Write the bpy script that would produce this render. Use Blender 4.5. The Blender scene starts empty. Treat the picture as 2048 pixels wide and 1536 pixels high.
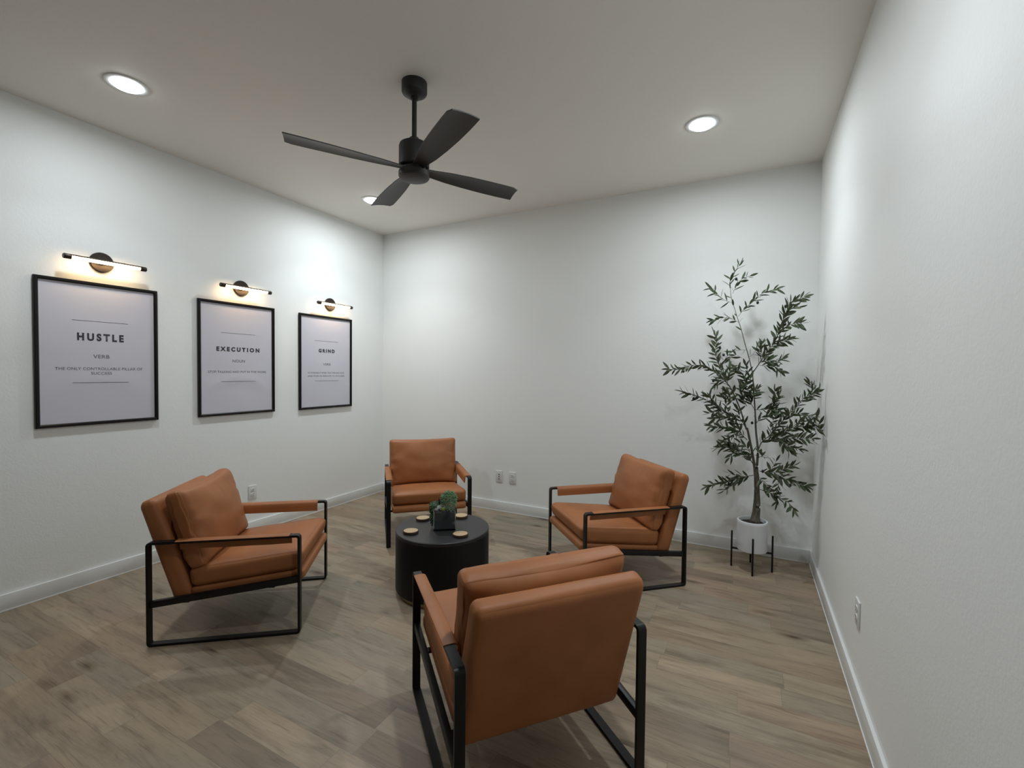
import bpy, bmesh, math, random
from mathutils import Vector, Matrix, Euler, noise
PI = math.pi
C = bpy.context.scene.collection
SC = bpy.context.scene

# ---------------------------------------------------------------- camera
F_PX, YAW, PITCH, ROLL, CAM_H = 914.22, 0.47857, -0.025956, 0.009838, 1.44177
cam_data = bpy.data.cameras.new('camera')
cam = bpy.data.objects.new('camera', cam_data); C.objects.link(cam)
cam_data.sensor_fit = 'HORIZONTAL'; cam_data.sensor_width = 36.0
cam_data.lens = 36.0 * F_PX / 2048.0
cam_data.clip_start = 0.05; cam_data.clip_end = 60
fw = Vector((-math.sin(YAW)*math.cos(PITCH), math.cos(YAW)*math.cos(PITCH), math.sin(PITCH)))
rt = Vector((math.cos(YAW), math.sin(YAW), 0)); up = rt.cross(fw)
r2 = rt*math.cos(ROLL) + up*math.sin(ROLL); u2 = -rt*math.sin(ROLL) + up*math.cos(ROLL)
m = Matrix((r2, u2, -fw)).transposed().to_4x4(); m.translation = Vector((0, 0, CAM_H))
cam.matrix_world = m
SC.camera = cam

# ---------------------------------------------------------------- exposure, world
SC.view_settings.view_transform = 'Standard'
SC.view_settings.look = 'None'
SC.view_settings.gamma = 1.0
SC.view_settings.use_curve_mapping = False
SC.view_settings.exposure = 0.0
world = bpy.data.worlds.new('world'); SC.world = world; world.use_nodes = True
world.node_tree.nodes['Background'].inputs[0].default_value = (0.9, 0.95, 1.0, 1)
world.node_tree.nodes['Background'].inputs[1].default_value = 0.0

# lamp strengths
DOWNLIGHT = 16.0          # glow of the lens itself
BEAMS = ((12.0, math.radians(178)), (4.8, math.radians(110)))   # watts and spread of each downlight
DOWNLIGHT_COL = (0.90, 0.98, 1.03)
SCONCE = 24.0
SCONCE_COL = (1.0, 0.67, 0.34)

# room: x from left wall to right wall, y towards the back wall
XL, XR, YB, YF, H = -3.892, 0.4514, 4.146, -4.6, 3.05

# ---------------------------------------------------------------- materials
def mat(name, col, rough=0.5, metal=0.0, spec=0.5, emit=None, estr=0.0):
    m = bpy.data.materials.new(name); m.use_nodes = True
    b = m.node_tree.nodes['Principled BSDF']
    b.inputs['Base Color'].default_value = (*col, 1)
    b.inputs['Roughness'].default_value = rough
    b.inputs['Metallic'].default_value = metal
    b.inputs['Specular IOR Level'].default_value = spec
    if emit:
        b.inputs['Emission Color'].default_value = (*emit, 1)
        b.inputs['Emission Strength'].default_value = estr
    return m

class N:
    """small node-building helper"""
    def __init__(s, m): s.t = m.node_tree; s.b = s.t.nodes['Principled BSDF']
    def new(s, kind, **kw):
        n = s.t.nodes.new(kind)
        for k, v in kw.items(): setattr(n, k, v)
        return n
    def link(s, a, b): s.t.links.new(a, b)
    def val(s, sock, v):
        if hasattr(v, 'is_output') or hasattr(v, 'links'): s.link(v, sock)
        else: sock.default_value = v
    def math(s, op, a, b=0.0, c=None, clamp=False):
        n = s.new('ShaderNodeMath', operation=op); n.use_clamp = clamp
        s.val(n.inputs[0], a); s.val(n.inputs[1], b)
        if c is not None: s.val(n.inputs[2], c)
        return n.outputs[0]
    def coords(s, kind='Object'):
        return s.new('ShaderNodeTexCoord').outputs[kind]
    def mapping(s, vec, scale=(1, 1, 1), loc=(0, 0, 0), rot=(0, 0, 0)):
        n = s.new('ShaderNodeMapping'); s.link(vec, n.inputs['Vector'])
        n.inputs['Scale'].default_value = scale; n.inputs['Location'].default_value = loc
        n.inputs['Rotation'].default_value = rot
        return n.outputs[0]
    def noise(s, vec, scale, detail=3.0, rough=0.5, dist=0.0):
        n = s.new('ShaderNodeTexNoise'); s.link(vec, n.inputs['Vector'])
        n.inputs['Scale'].default_value = scale; n.inputs['Detail'].default_value = detail
        n.inputs['Roughness'].default_value = rough; n.inputs['Distortion'].default_value = dist
        return n.outputs['Fac']
    def ramp(s, fac, stops):
        n = s.new('ShaderNodeValToRGB'); s.link(fac, n.inputs[0])
        e = n.color_ramp.elements
        while len(e) < len(stops): e.new(0.5)
        for i, (p, c) in enumerate(stops):
            e[i].position = p; e[i].color = (*c, 1) if len(c) == 3 else c
        return n.outputs[0]
    def mix(s, fac, a, b, blend='MIX'):
        n = s.new('ShaderNodeMix', data_type='RGBA', blend_type=blend)
        s.val(n.inputs[0], fac)
        for i, v in ((6, a), (7, b)):
            if hasattr(v, 'links'): s.link(v, n.inputs[i])
            else: n.inputs[i].default_value = (*v, 1)
        return n.outputs[2]
    def bump(s, h, strength=0.2, dist=0.002):
        n = s.new('ShaderNodeBump'); s.link(h, n.inputs['Height'])
        n.inputs['Strength'].default_value = strength; n.inputs['Distance'].default_value = dist
        s.link(n.outputs[0], s.b.inputs['Normal'])

def wall_paint(name, col, scale=95, dist=0.0016):
    m = mat(name, col, 0.62, spec=0.35); n = N(m)
    v = n.coords()
    a = n.noise(v, scale, 2.5, 0.55); b = n.noise(v, scale*0.35, 2.0, 0.5)
    n.bump(n.math('ADD', a, n.math('MULTIPLY', b, 0.8)), 0.32, dist)
    return m

def floor_wood():
    m = mat('oak_laminate', (0.2, 0.15, 0.11), 0.42, spec=0.4); n = N(m)
    g = n.coords()
    sep = n.new('ShaderNodeSeparateXYZ'); n.link(g, sep.inputs[0])
    X, Y = sep.outputs[0], sep.outputs[1]
    def strips(width, length, seed):
        r = n.math('DIVIDE', n.math('ADD', Y, 20.03 + seed), width)
        row = n.math('FLOOR', r)
        wn = n.new('ShaderNodeTexWhiteNoise', noise_dimensions='1D'); n.link(n.math('ADD', row, seed), wn.inputs['W'])
        xo = n.math('DIVIDE', n.math('ADD', n.math('ADD', X, 20.0), n.math('MULTIPLY', wn.outputs['Value'], 7.0)), length)
        # uneven piece lengths
        xo = n.math('ADD', xo, n.math('MULTIPLY', n.math('SINE', n.math('MULTIPLY', xo, 2.1)), 0.35))
        col = n.math('FLOOR', xo)
        cv = n.new('ShaderNodeCombineXYZ'); n.link(row, cv.inputs[0]); n.link(col, cv.inputs[1]); cv.inputs[2].default_value = seed
        w2 = n.new('ShaderNodeTexWhiteNoise', noise_dimensions='3D'); n.link(cv.outputs[0], w2.inputs['Vector'])
        ey = n.math('ABSOLUTE', n.math('SUBTRACT', n.math('FRACT', r), 0.5))
        ex = n.math('ABSOLUTE', n.math('SUBTRACT', n.math('FRACT', xo), 0.5))
        return w2, ey, ex
    w2, ey, ex = strips(0.132, 0.78, 0.0)
    tone = w2.outputs['Value']
    # per piece offset of the grain
    off = n.new('ShaderNodeVectorMath', operation='SCALE'); n.link(w2.outputs['Color'], off.inputs[0]); off.inputs['Scale'].default_value = 9.0
    gv = n.new('ShaderNodeVectorMath', operation='ADD'); n.link(g, gv.inputs[0]); n.link(off.outputs[0], gv.inputs[1])
    v = gv.outputs[0]
    wide = n.noise(n.mapping(v, (1.3, 7.0, 1)), 1.6, 4, 0.6, 0.6)
    fine = n.noise(n.mapping(v, (1.6, 26.0, 1)), 3.0, 6, 0.65, 0.4)
    pore = n.noise(n.mapping(v, (5.0, 170.0, 1)), 2.2, 4, 0.7)
    base = n.ramp(tone, [(0.0, (0.225, 0.162, 0.108)), (0.25, (0.330, 0.246, 0.165)), (0.5, (0.262, 0.220, 0.160)),
                         (0.78, (0.385, 0.290, 0.198)), (1.0, (0.305, 0.212, 0.150))])
    greyed = n.mix(n.math('MULTIPLY', n.ramp(n.noise(g, 0.9, 2, 0.5), [(0.42, (0, 0, 0)), (0.64, (1, 1, 1))]), 0.55), base, (0.222, 0.202, 0.152))
    c = n.mix(0.85, greyed, n.ramp(wide, [(0.28, (0.55, 0.52, 0.49)), (0.5, (1, 1, 1)), (0.75, (1.18, 1.16, 1.12))]), 'MULTIPLY')
    c = n.mix(0.7, c, n.ramp(fine, [(0.30, (0.52, 0.49, 0.46)), (0.46, (1, 1, 1)), (0.8, (1.14, 1.13, 1.1))]), 'MULTIPLY')
    c = n.mix(0.35, c, n.ramp(pore, [(0.35, (0.7, 0.68, 0.66)), (0.55, (1.05, 1.05, 1.05))]), 'MULTIPLY')
    # knots
    vo = n.new('ShaderNodeTexVoronoi'); n.link(n.mapping(v, (1.5, 4.2, 1)), vo.inputs['Vector']); vo.inputs['Scale'].default_value = 1.15
    nd = n.math('ADD', vo.outputs['Distance'], n.math('MULTIPLY', n.math('SUBTRACT', fine, 0.5), 0.09))
    kn = n.ramp(nd, [(0.03, (0.28, 0.22, 0.18)), (0.075, (0.62, 0.57, 0.52)), (0.17, (1, 1, 1))])
    sepc = n.new('ShaderNodeSeparateColor'); n.link(w2.outputs['Color'], sepc.inputs[0])
    has = n.math('GREATER_THAN', sepc.outputs[1], 0.45)
    c = n.mix(has, c, n.mix(1.0, c, kn, 'MULTIPLY'))
    # seams
    sy = n.math('GREATER_THAN', ey, 0.490); sx = n.math('GREATER_THAN', ex, 0.4975)
    c = n.mix(n.math('MULTIPLY', n.math('MAXIMUM', sy, sx), 0.22), c, (0.055, 0.043, 0.033))
    n.link(c, n.b.inputs['Base Color'])
    n.link(n.math('ADD', 0.36, n.math('MULTIPLY', fine, 0.16)), n.b.inputs['Roughness'])
    n.bump(n.math('ADD', fine, n.math('MULTIPLY', pore, 0.5)), 0.12, 0.001)
    return m

def leather():
    m = mat('tan_leather', (0.40, 0.135, 0.055), 0.48, spec=0.33); n = N(m)
    v = n.coords()
    a = n.noise(v, 6, 3, 0.5)
    c = n.ramp(a, [(0.3, (0.300, 0.110, 0.038)), (0.7, (0.365, 0.136, 0.048))])
    n.link(c, n.b.inputs['Base Color'])
    vo = n.new('ShaderNodeTexVoronoi'); n.link(v, vo.inputs['Vector']); vo.inputs['Scale'].default_value = 420
    n.bump(n.math('ADD', n.math('MULTIPLY', vo.outputs['Distance'], 0.5), n.noise(v, 130, 3, 0.6)), 0.16, 0.0012)
    return m

M = {
 'wall': wall_paint('wall_paint', (0.86, 0.87, 0.85)),
 'ceiling': wall_paint('ceiling_paint', (0.87, 0.84, 0.79), 120, 0.0012),
 'trim': mat('white_trim', (0.74, 0.745, 0.73), 0.38),
 'floor': floor_wood(),
 'leather': leather(),
 'black': mat('black_metal', (0.006, 0.006, 0.0065), 0.42, spec=0.3),
 'fan': mat('matt_black_fan', (0.016, 0.016, 0.018), 0.5),
 'blade': mat('charcoal_blade', (0.034, 0.031, 0.028), 0.5),
 'table_top': mat('black_satin_top', (0.017, 0.017, 0.018), 0.42),
 'table_side': mat('black_satin_side', (0.004, 0.004, 0.004), 0.5, spec=0.25),
 'brass': mat('brushed_brass', (0.42, 0.33, 0.17), 0.35, 1.0),
 'bronze': mat('dark_bronze', (0.045, 0.034, 0.028), 0.35, 0.6),
 'plastic': mat('white_plastic', (0.72, 0.72, 0.71), 0.35),
 'slot': mat('socket_slot', (0.06, 0.06, 0.06), 0.6),
 'frame': mat('black_frame', (0.006, 0.0055, 0.0055), 0.35, spec=0.25),
 'ink': mat('black_ink', (0.035, 0.035, 0.042), 0.7),
 'grey_ink': mat('grey_ink', (0.16, 0.16, 0.18), 0.7),
 'pot': mat('white_ceramic', (0.74, 0.76, 0.78), 0.3),
 'soil': mat('dark_soil', (0.022, 0.016, 0.012), 0.95),
 'gravel': mat('charcoal_sand', (0.058, 0.066, 0.074), 0.8),
 'lens': mat('lit_lens', (0.9, 0.9, 0.9), 0.5, emit=DOWNLIGHT_COL, estr=DOWNLIGHT),
 'tube': mat('lit_tube', (0.9, 0.8, 0.6), 0.5, emit=SCONCE_COL, estr=SCONCE),
 'olive': mat('black_olive', (0.012, 0.012, 0.014), 0.35),
}
def bark():
    m = mat('grey_bark', (0.12, 0.105, 0.08), 0.85); n = N(m); v = n.coords()
    a = n.noise(n.mapping(v, (1, 1, 0.25)), 90, 4, 0.6)
    n.link(n.ramp(a, [(0.3, (0.055, 0.047, 0.036)), (0.7, (0.15, 0.13, 0.10))]), n.b.inputs['Base Color'])
    n.bump(a, 0.6, 0.003); return m
M['bark'] = bark()
def leafmat(name, top, under, var=0.25):
    m = mat(name, top, 0.5, spec=0.35); n = N(m)
    geo = n.new('ShaderNodeNewGeometry')
    c = n.mix(geo.outputs['Backfacing'], top, under)
    r = n.noise(n.coords(), 9, 2, 0.5)
    c = n.mix(1.0, c, n.ramp(r, [(0.3, (1-var,)*3), (0.7, (1+var,)*3)]), 'MULTIPLY')
    n.link(c, n.b.inputs['Base Color']); return m
M['leaf'] = leafmat('olive_leaf', (0.040, 0.062, 0.024), (0.105, 0.125, 0.075))
M['succulent'] = leafmat('green_succulent', (0.15, 0.31, 0.17), (0.17, 0.33, 0.19), 0.5)
M['lime'] = leafmat('lime_succulent', (0.28, 0.33, 0.04), (0.28, 0.33, 0.04))
M['pale'] = leafmat('pale_succulent', (0.34, 0.36, 0.31), (0.34, 0.36, 0.31))
M['sage'] = leafmat('sage_succulent', (0.16, 0.23, 0.13), (0.16, 0.23, 0.13))
M['bead'] = leafmat('trailing_green', (0.07, 0.115, 0.06), (0.07, 0.115, 0.06), 0.5)
M['spike'] = mat('dark_spike', (0.012, 0.010, 0.010), 0.5)
def paper():
    m = mat('poster_paper', (0.60, 0.59, 0.655), 0.32, spec=0.45); n = N(m)
    n.bump(n.noise(n.coords(), 3.0, 2, 0.5), 0.25, 0.02); return m
M['paper'] = paper()
def slice_wood():
    m = mat('birch_slice', (0.5, 0.36, 0.2), 0.6); n = N(m)
    w = n.new('ShaderNodeTexWave', wave_type='RINGS', rings_direction='Z'); n.link(n.coords(), w.inputs['Vector'])
    w.inputs['Scale'].default_value = 28; w.inputs['Distortion'].default_value = 2.5; w.inputs['Detail'].default_value = 2
    n.link(n.ramp(w.outputs['Fac'], [(0.0, (0.40, 0.27, 0.14)), (0.6, (0.55, 0.40, 0.23)), (1.0, (0.60, 0.45, 0.28))]), n.b.inputs['Base Color'])
    return m
M['slice'] = slice_wood()
M['rind'] = mat('coaster_bark', (0.06, 0.03, 0.018), 0.85)
def glass():
    m = mat('clear_glass', (0.93, 0.97, 0.98), 0.02)
    b = m.node_tree.nodes['Principled BSDF']
    b.inputs['Transmission Weight'].default_value = 1.0; b.inputs['IOR'].default_value = 1.46
    return m
M['glass'] = glass()

# ---------------------------------------------------------------- mesh helpers
def obj(name, bm, material, parent=None, smooth=False, angle=None, loc=None):
    me = bpy.data.meshes.new(name)
    bmesh.ops.recalc_face_normals(bm, faces=bm.faces)
    bm.to_mesh(me); bm.free()
    if smooth:
        for p in me.polygons: p.use_smooth = True
        if angle is not None: me.set_sharp_from_angle(angle=angle)
    o = bpy.data.objects.new(name, me); C.objects.link(o)
    me.materials.append(material)
    if loc is not None: o.location = loc
    if parent: o.parent = parent
    return o

def thing(name, label, cat, loc=(0, 0, 0), rotz=0, group=None):
    o = bpy.data.objects.new(name, None); C.objects.link(o)
    o.location = loc; o.rotation_euler = (0, 0, rotz); o.empty_display_size = 0.1
    o['label'] = label; o['category'] = cat
    if group: o['group'] = group
    return o

def struct(o): o['kind'] = 'structure'; return o

def add_box(bm, lo, hi, bevel=0.0, seg=2, mtx=None):
    r = bmesh.ops.create_cube(bm, size=1.0)
    vs = r['verts']
    for v in vs:
        v.co = Vector([(lo[i]+hi[i])/2 + v.co[i]*(hi[i]-lo[i]) for i in range(3)])
    if bevel:
        es = list({e for v in vs for e in v.link_edges})
        r = bmesh.ops.bevel(bm, geom=es, offset=bevel, segments=seg, profile=0.5, affect='EDGES')
        vs = list({v for f in r['faces'] for v in f.verts} | {v for v in vs if v.is_valid})
    if mtx is not None: bmesh.ops.transform(bm, matrix=mtx, verts=vs)
    return vs

def add_lathe(bm, prof, seg=48, center=(0, 0, 0), mtx=None, cap=True):
    """prof: list of (radius, z)"""
    rings = []
    vs_all = []
    for r, z in prof:
        if r < 1e-6:
            v = [bm.verts.new((center[0], center[1], center[2]+z))]
        else:
            v = [bm.verts.new((center[0]+r*math.cos(2*PI*i/seg), center[1]+r*math.sin(2*PI*i/seg), center[2]+z)) for i in range(seg)]
        rings.append(v); vs_all += v
    for a, b in zip(rings, rings[1:]):
        if len(a) == 1 and len(b) == 1: continue
        for i in range(seg):
            j = (i+1) % seg
            if len(a) == 1: bm.faces.new((a[0], b[j], b[i]))
            elif len(b) == 1: bm.faces.new((a[i], a[j], b[0]))
            else: bm.faces.new((a[i], a[j], b[j], b[i]))
    if cap:
        for r in (rings[0], rings[-1]):
            if len(r) > 2: bm.faces.new(r)
    if mtx is not None: bmesh.ops.transform(bm, matrix=mtx, verts=vs_all)
    return vs_all

def frame_axes(d, hint=Vector((0, 0, 1))):
    d = d.normalized()
    a = d.cross(hint)
    if a.length < 1e-4: a = d.cross(Vector((1, 0, 0)))
    a.normalize(); return a, a.cross(d).normalized()

def add_tube(bm, pts, rads, seg=8, cap=True):
    pts = [Vector(p) for p in pts]; rings = []
    for i, p in enumerate(pts):
        d = (pts[min(i+1, len(pts)-1)] - pts[max(i-1, 0)])
        a, b = frame_axes(d)
        r = rads[i] if isinstance(rads, (list, tuple)) else rads
        rings.append([bm.verts.new(p + a*r*math.cos(2*PI*k/seg) + b*r*math.sin(2*PI*k/seg)) for k in range(seg)])
    for A, B in zip(rings, rings[1:]):
        for k in range(seg):
            bm.faces.new((A[k], A[(k+1) % seg], B[(k+1) % seg], B[k]))
    if cap: bm.faces.new(rings[0]); bm.faces.new(rings[-1])

def smooth_path(pts, n=6):
    """Catmull-Rom through the points"""
    P = [Vector(p) for p in pts]; P = [P[0]*2-P[1]] + P + [P[-1]*2-P[-2]]
    out = []
    for i in range(1, len(P)-2):
        a, b, c, d = P[i-1], P[i], P[i+1], P[i+2]
        for k in range(n):
            t = k/n
            out.append(0.5*((2*b) + (c-a)*t + (2*a-5*b+4*c-d)*t*t + (3*b-a-3*c+d)*t**3))
    out.append(P[-2]); return out

def soft_box(half, r, n=18, deform=None):
    """rounded box, dense grid; deform(co, u) -> co, with u in [-1,1]^3"""
    bm = bmesh.new()
    bmesh.ops.create_cube(bm, size=2.0)
    bmesh.ops.subdivide_edges(bm, edges=bm.edges[:], cuts=n, use_grid_fill=True)
    h = Vector(half); rr = r if hasattr(r, '__len__') else (r, r, r)
    for v in bm.verts:
        u = Vector([math.sin(c*PI/2) for c in v.co])
        p = Vector([u[i]*h[i] for i in range(3)])
        inner = Vector([max(-(h[i]-rr[i]), min(h[i]-rr[i], p[i])) for i in range(3)])
        d = Vector([(p[i]-inner[i])/rr[i] for i in range(3)])
        if d.length > 1e-6:
            d.normalize(); p = Vector([inner[i]+d[i]*rr[i] for i in range(3)])
        if deform: p = deform(p, u)
        v.co = p
    return bm

# ================================================================ THE ROOM
def slab(name, lo, hi, m):
    bm = bmesh.new(); add_box(bm, lo, hi); return struct(obj(name, bm, m))
T = 0.12
slab('floor', (XL-T, YF-T, -0.10), (XR+T, YB+T, 0.0), M['floor'])
slab('ceiling', (XL-T, YF-T, H), (XR+T, YB+T, H+0.1), M['ceiling'])
slab('wall_left', (XL-T, YF-T, 0), (XL, YB+T, H), M['wall'])
slab('wall_right', (XR, YF-T, 0), (XR+T, YB+T, H), M['wall'])
slab('wall_back', (XL, YB, 0), (XR, YB+T, H), M['wall'])
slab('wall_front', (XL, YF-T, 0), (XR, YF, H), M['wall'])
def baseboard(name, lo, hi):
    bm = bmesh.new(); add_box(bm, lo, hi, 0.003, 2)
    # painted bead of caulk where the board meets the floor
    l2, h2 = list(lo), list(hi); h2[2] = 0.004; cx = ((XL+XR)/2, (YB+YF)/2)
    ax = 0 if hi[0]-lo[0] < 0.1 else 1
    if (lo[ax]+hi[ax])/2 < cx[ax]: h2[ax] += 0.004
    else: l2[ax] -= 0.004
    add_box(bm, l2, h2)
    return struct(obj(name, bm, M['trim'], smooth=True, angle=0.6))
BH, BT = 0.098, 0.015
baseboard('baseboard_left', (XL, YF, 0.0), (XL+BT, YB, BH))
baseboard('baseboard_right', (XR-BT, YF, 0.0), (XR, YB, BH))
baseboard('baseboard_back', (XL+BT, YB-BT, 0.0), (XR-BT, YB, BH))
baseboard('baseboard_front', (XL+BT, YF, 0.0), (XR-BT, YF+BT, BH))

# ================================================================ RECESSED DOWNLIGHTS
def downlight(x, y, label, dim=1.0):
    t = thing('recessed_downlight', label, 'ceiling light', (x, y, H), group='recessed ceiling downlights')
    bm = bmesh.new()
    add_lathe(bm, [(0.104, 0.0), (0.104, -0.0025), (0.100, -0.0042), (0.080, -0.005), (0.070, -0.004), (0.0675, -0.001), (0.0675, 0.0)], 64, cap=False)
    obj('trim_ring', bm, M['trim'], t, True)
    bm = bmesh.new()
    add_lathe(bm, [(0.067, -0.001), (0.067, -0.010), (0.060, -0.0165), (0.042, -0.021), (0.02, -0.0235), (0.0, -0.024)], 48)
    obj('lens', bm, M['lens'], t, True)
    for w_, s_ in BEAMS:
        ld = bpy.data.lights.new('downlight_beam', 'AREA'); ld.shape = 'DISK'; ld.size = 0.125
        ld.energy = w_*dim; ld.color = DOWNLIGHT_COL; ld.spread = s_
        lo = bpy.data.objects.new('downlight_beam', ld); C.objects.link(lo); lo.parent = t; lo.location = (0, 0, -0.026)
    return t
downlight(-3.165, 1.325, 'lit round ceiling downlight nearest the camera on the left, above the HUSTLE poster', 0.64)
downlight(-0.303, 3.205, 'lit round ceiling downlight at the right, in front of the olive tree wall', 0.93)
downlight(-3.185, 3.25, 'lit round ceiling downlight near the back left corner, partly behind a fan blade', 1.08)
downlight(-0.303, 1.325, 'lit round ceiling downlight near the right wall, just above the view', 0.8)

# ================================================================ CEILING FAN
FX, FY, FZ = -1.693, 2.045, 2.57
def build_fan():
    t = thing('ceiling_fan', 'matt black four-blade ceiling fan hanging from the ceiling on a short rod', 'fan', (FX, FY, H))
    def L(name, prof, m='fan', seg=64):
        bm = bmesh.new(); add_lathe(bm, prof, seg); return obj(name, bm, M[m], t, True, 0.6)
    L('canopy', [(0.0, 0.0), (0.070, 0.0), (0.070, -0.052), (0.066, -0.060), (0.040, -0.078), (0.022, -0.082), (0.0, -0.082)])
    L('downrod', [(0.0, -0.075), (0.021, -0.075), (0.021, -0.092), (0.0135, -0.096), (0.0135, -0.315), (0.0, -0.315)], seg=24)
    zt = FZ - H
    L('motor_housing', [(0.0, zt+0.175), (0.026, zt+0.175), (0.028, zt+0.158), (0.060, zt+0.150), (0.079, zt+0.138),
                        (0.084, zt+0.124), (0.084, zt+0.018), (0.078, zt+0.012), (0.0, zt+0.012)])
    L('blade_hub', [(0.0, zt+0.012), (0.066, zt+0.012), (0.066, zt-0.016), (0.0, zt-0.016)])
    L('bottom_cap', [(0.0, zt-0.014), (0.080, zt-0.014), (0.0855, zt-0.016), (0.0855, zt-0.040), (0.080, zt-0.048), (0.060, zt-0.054), (0.0, zt-0.057)], 'blade')
    R = 0.66
    prof = [(0.055, 0.030, 0.030), (0.11, 0.036, 0.036), (0.20, 0.052, 0.050), (0.32, 0.064, 0.060), (0.45, 0.070, 0.066), (0.56, 0.073, 0.067), (0.62, 0.073, 0.066), (R, 0.060, 0.064)]
    for k in range(4):
        a = 1.033 + k*PI/2
        bm = bmesh.new()
        th = 0.004; rows = []
        n = len(prof); fine = []
        for i in range(n-1):
            for q in range(4):
                s = q/4; fine.append([prof[i][j]*(1-s)+prof[i+1][j]*s for j in range(3)])
        fine.append(list(prof[-1]))
        m_ = 9
        for r, w1, w2 in fine:
            pitch = -math.radians(10 - 3*(r/R))
            row_t, row_b = [], []
            for j in range(m_):
                s = j/(m_-1); w = -w1 + (w1+w2)*s
                zc = 0.006*(1-(2*s-1)**2)
                rr = r + (0.022*(s-0.5) if r >= 0.62 else 0) * ((r-0.60)/0.06 if r >= 0.62 else 0)
                y = w*math.cos(pitch) - zc*math.sin(pitch); z = w*math.sin(pitch) + zc*math.cos(pitch)
                row_t.append(bm.verts.new((rr, y, z+th))); row_b.append(bm.verts.new((rr, y, z-th*0.4)))
            rows.append((row_t, row_b))
        for (t1, b1), (t2, b2) in zip(rows, rows[1:]):
            for j in range(m_-1):
                bm.faces.new((t1[j], t1[j+1], t2[j+1], t2[j])); bm.faces.new((b1[j], b2[j], b2[j+1], b1[j+1]))
            bm.faces.new((t1[0], t2[0], b2[0], b1[0])); bm.faces.new((t1[-1], b1[-1], b2[-1], t2[-1]))
        for t1, b1 in (rows[0], rows[-1]):
            for j in range(m_-1): bm.faces.new((t1[j], t1[j+1], b1[j+1], b1[j]))
        bmesh.ops.transform(bm, matrix=Matrix.Translation((0, 0, zt)) @ Matrix.Rotation(a, 4, 'Z'), verts=bm.verts)
        obj('blade', bm, M['blade'], t, True, 0.7)
build_fan()

# ================================================================ POSTERS AND PICTURE LIGHTS
def text_mesh(body, size, xscale, width, weight, x, z, m, name, parent, spacing=1.0):
    """a line of lettering, centred on (x, z) of the poster plane (local x right, z up, facing -y)"""
    cu = bpy.data.curves.new('lettering', 'FONT'); cu.body = body; cu.size = size
    cu.align_x = 'LEFT'; cu.offset = weight; cu.space_character = spacing; cu.extrude = 0.0
    ob = bpy.data.objects.new('lettering_tmp', cu); C.objects.link(ob)
    bpy.context.view_layer.update()
    me = bpy.data.meshes.new_from_object(ob.evaluated_get(bpy.context.evaluated_depsgraph_get()))
    bpy.data.objects.remove(ob); bpy.data.curves.remove(cu)
    xs = [v.co.x for v in me.vertices]; ys = [v.co.y for v in me.vertices]
    cx, cy = (min(xs)+max(xs))/2, (min(ys)+max(ys))/2
    sx = width/(max(xs)-min(xs)) if width else xscale
    for v in me.vertices:
        px, py, pz = (v.co.x-cx)*sx, v.co.y-cy, v.co.z
        v.co = (x+px, -pz-0.0004, z+py)
    me.name = name
    me.materials.clear(); me.materials.append(m)
    o = bpy.data.objects.new(name, me); C.objects.link(o); o.parent = parent
    return o

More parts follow.
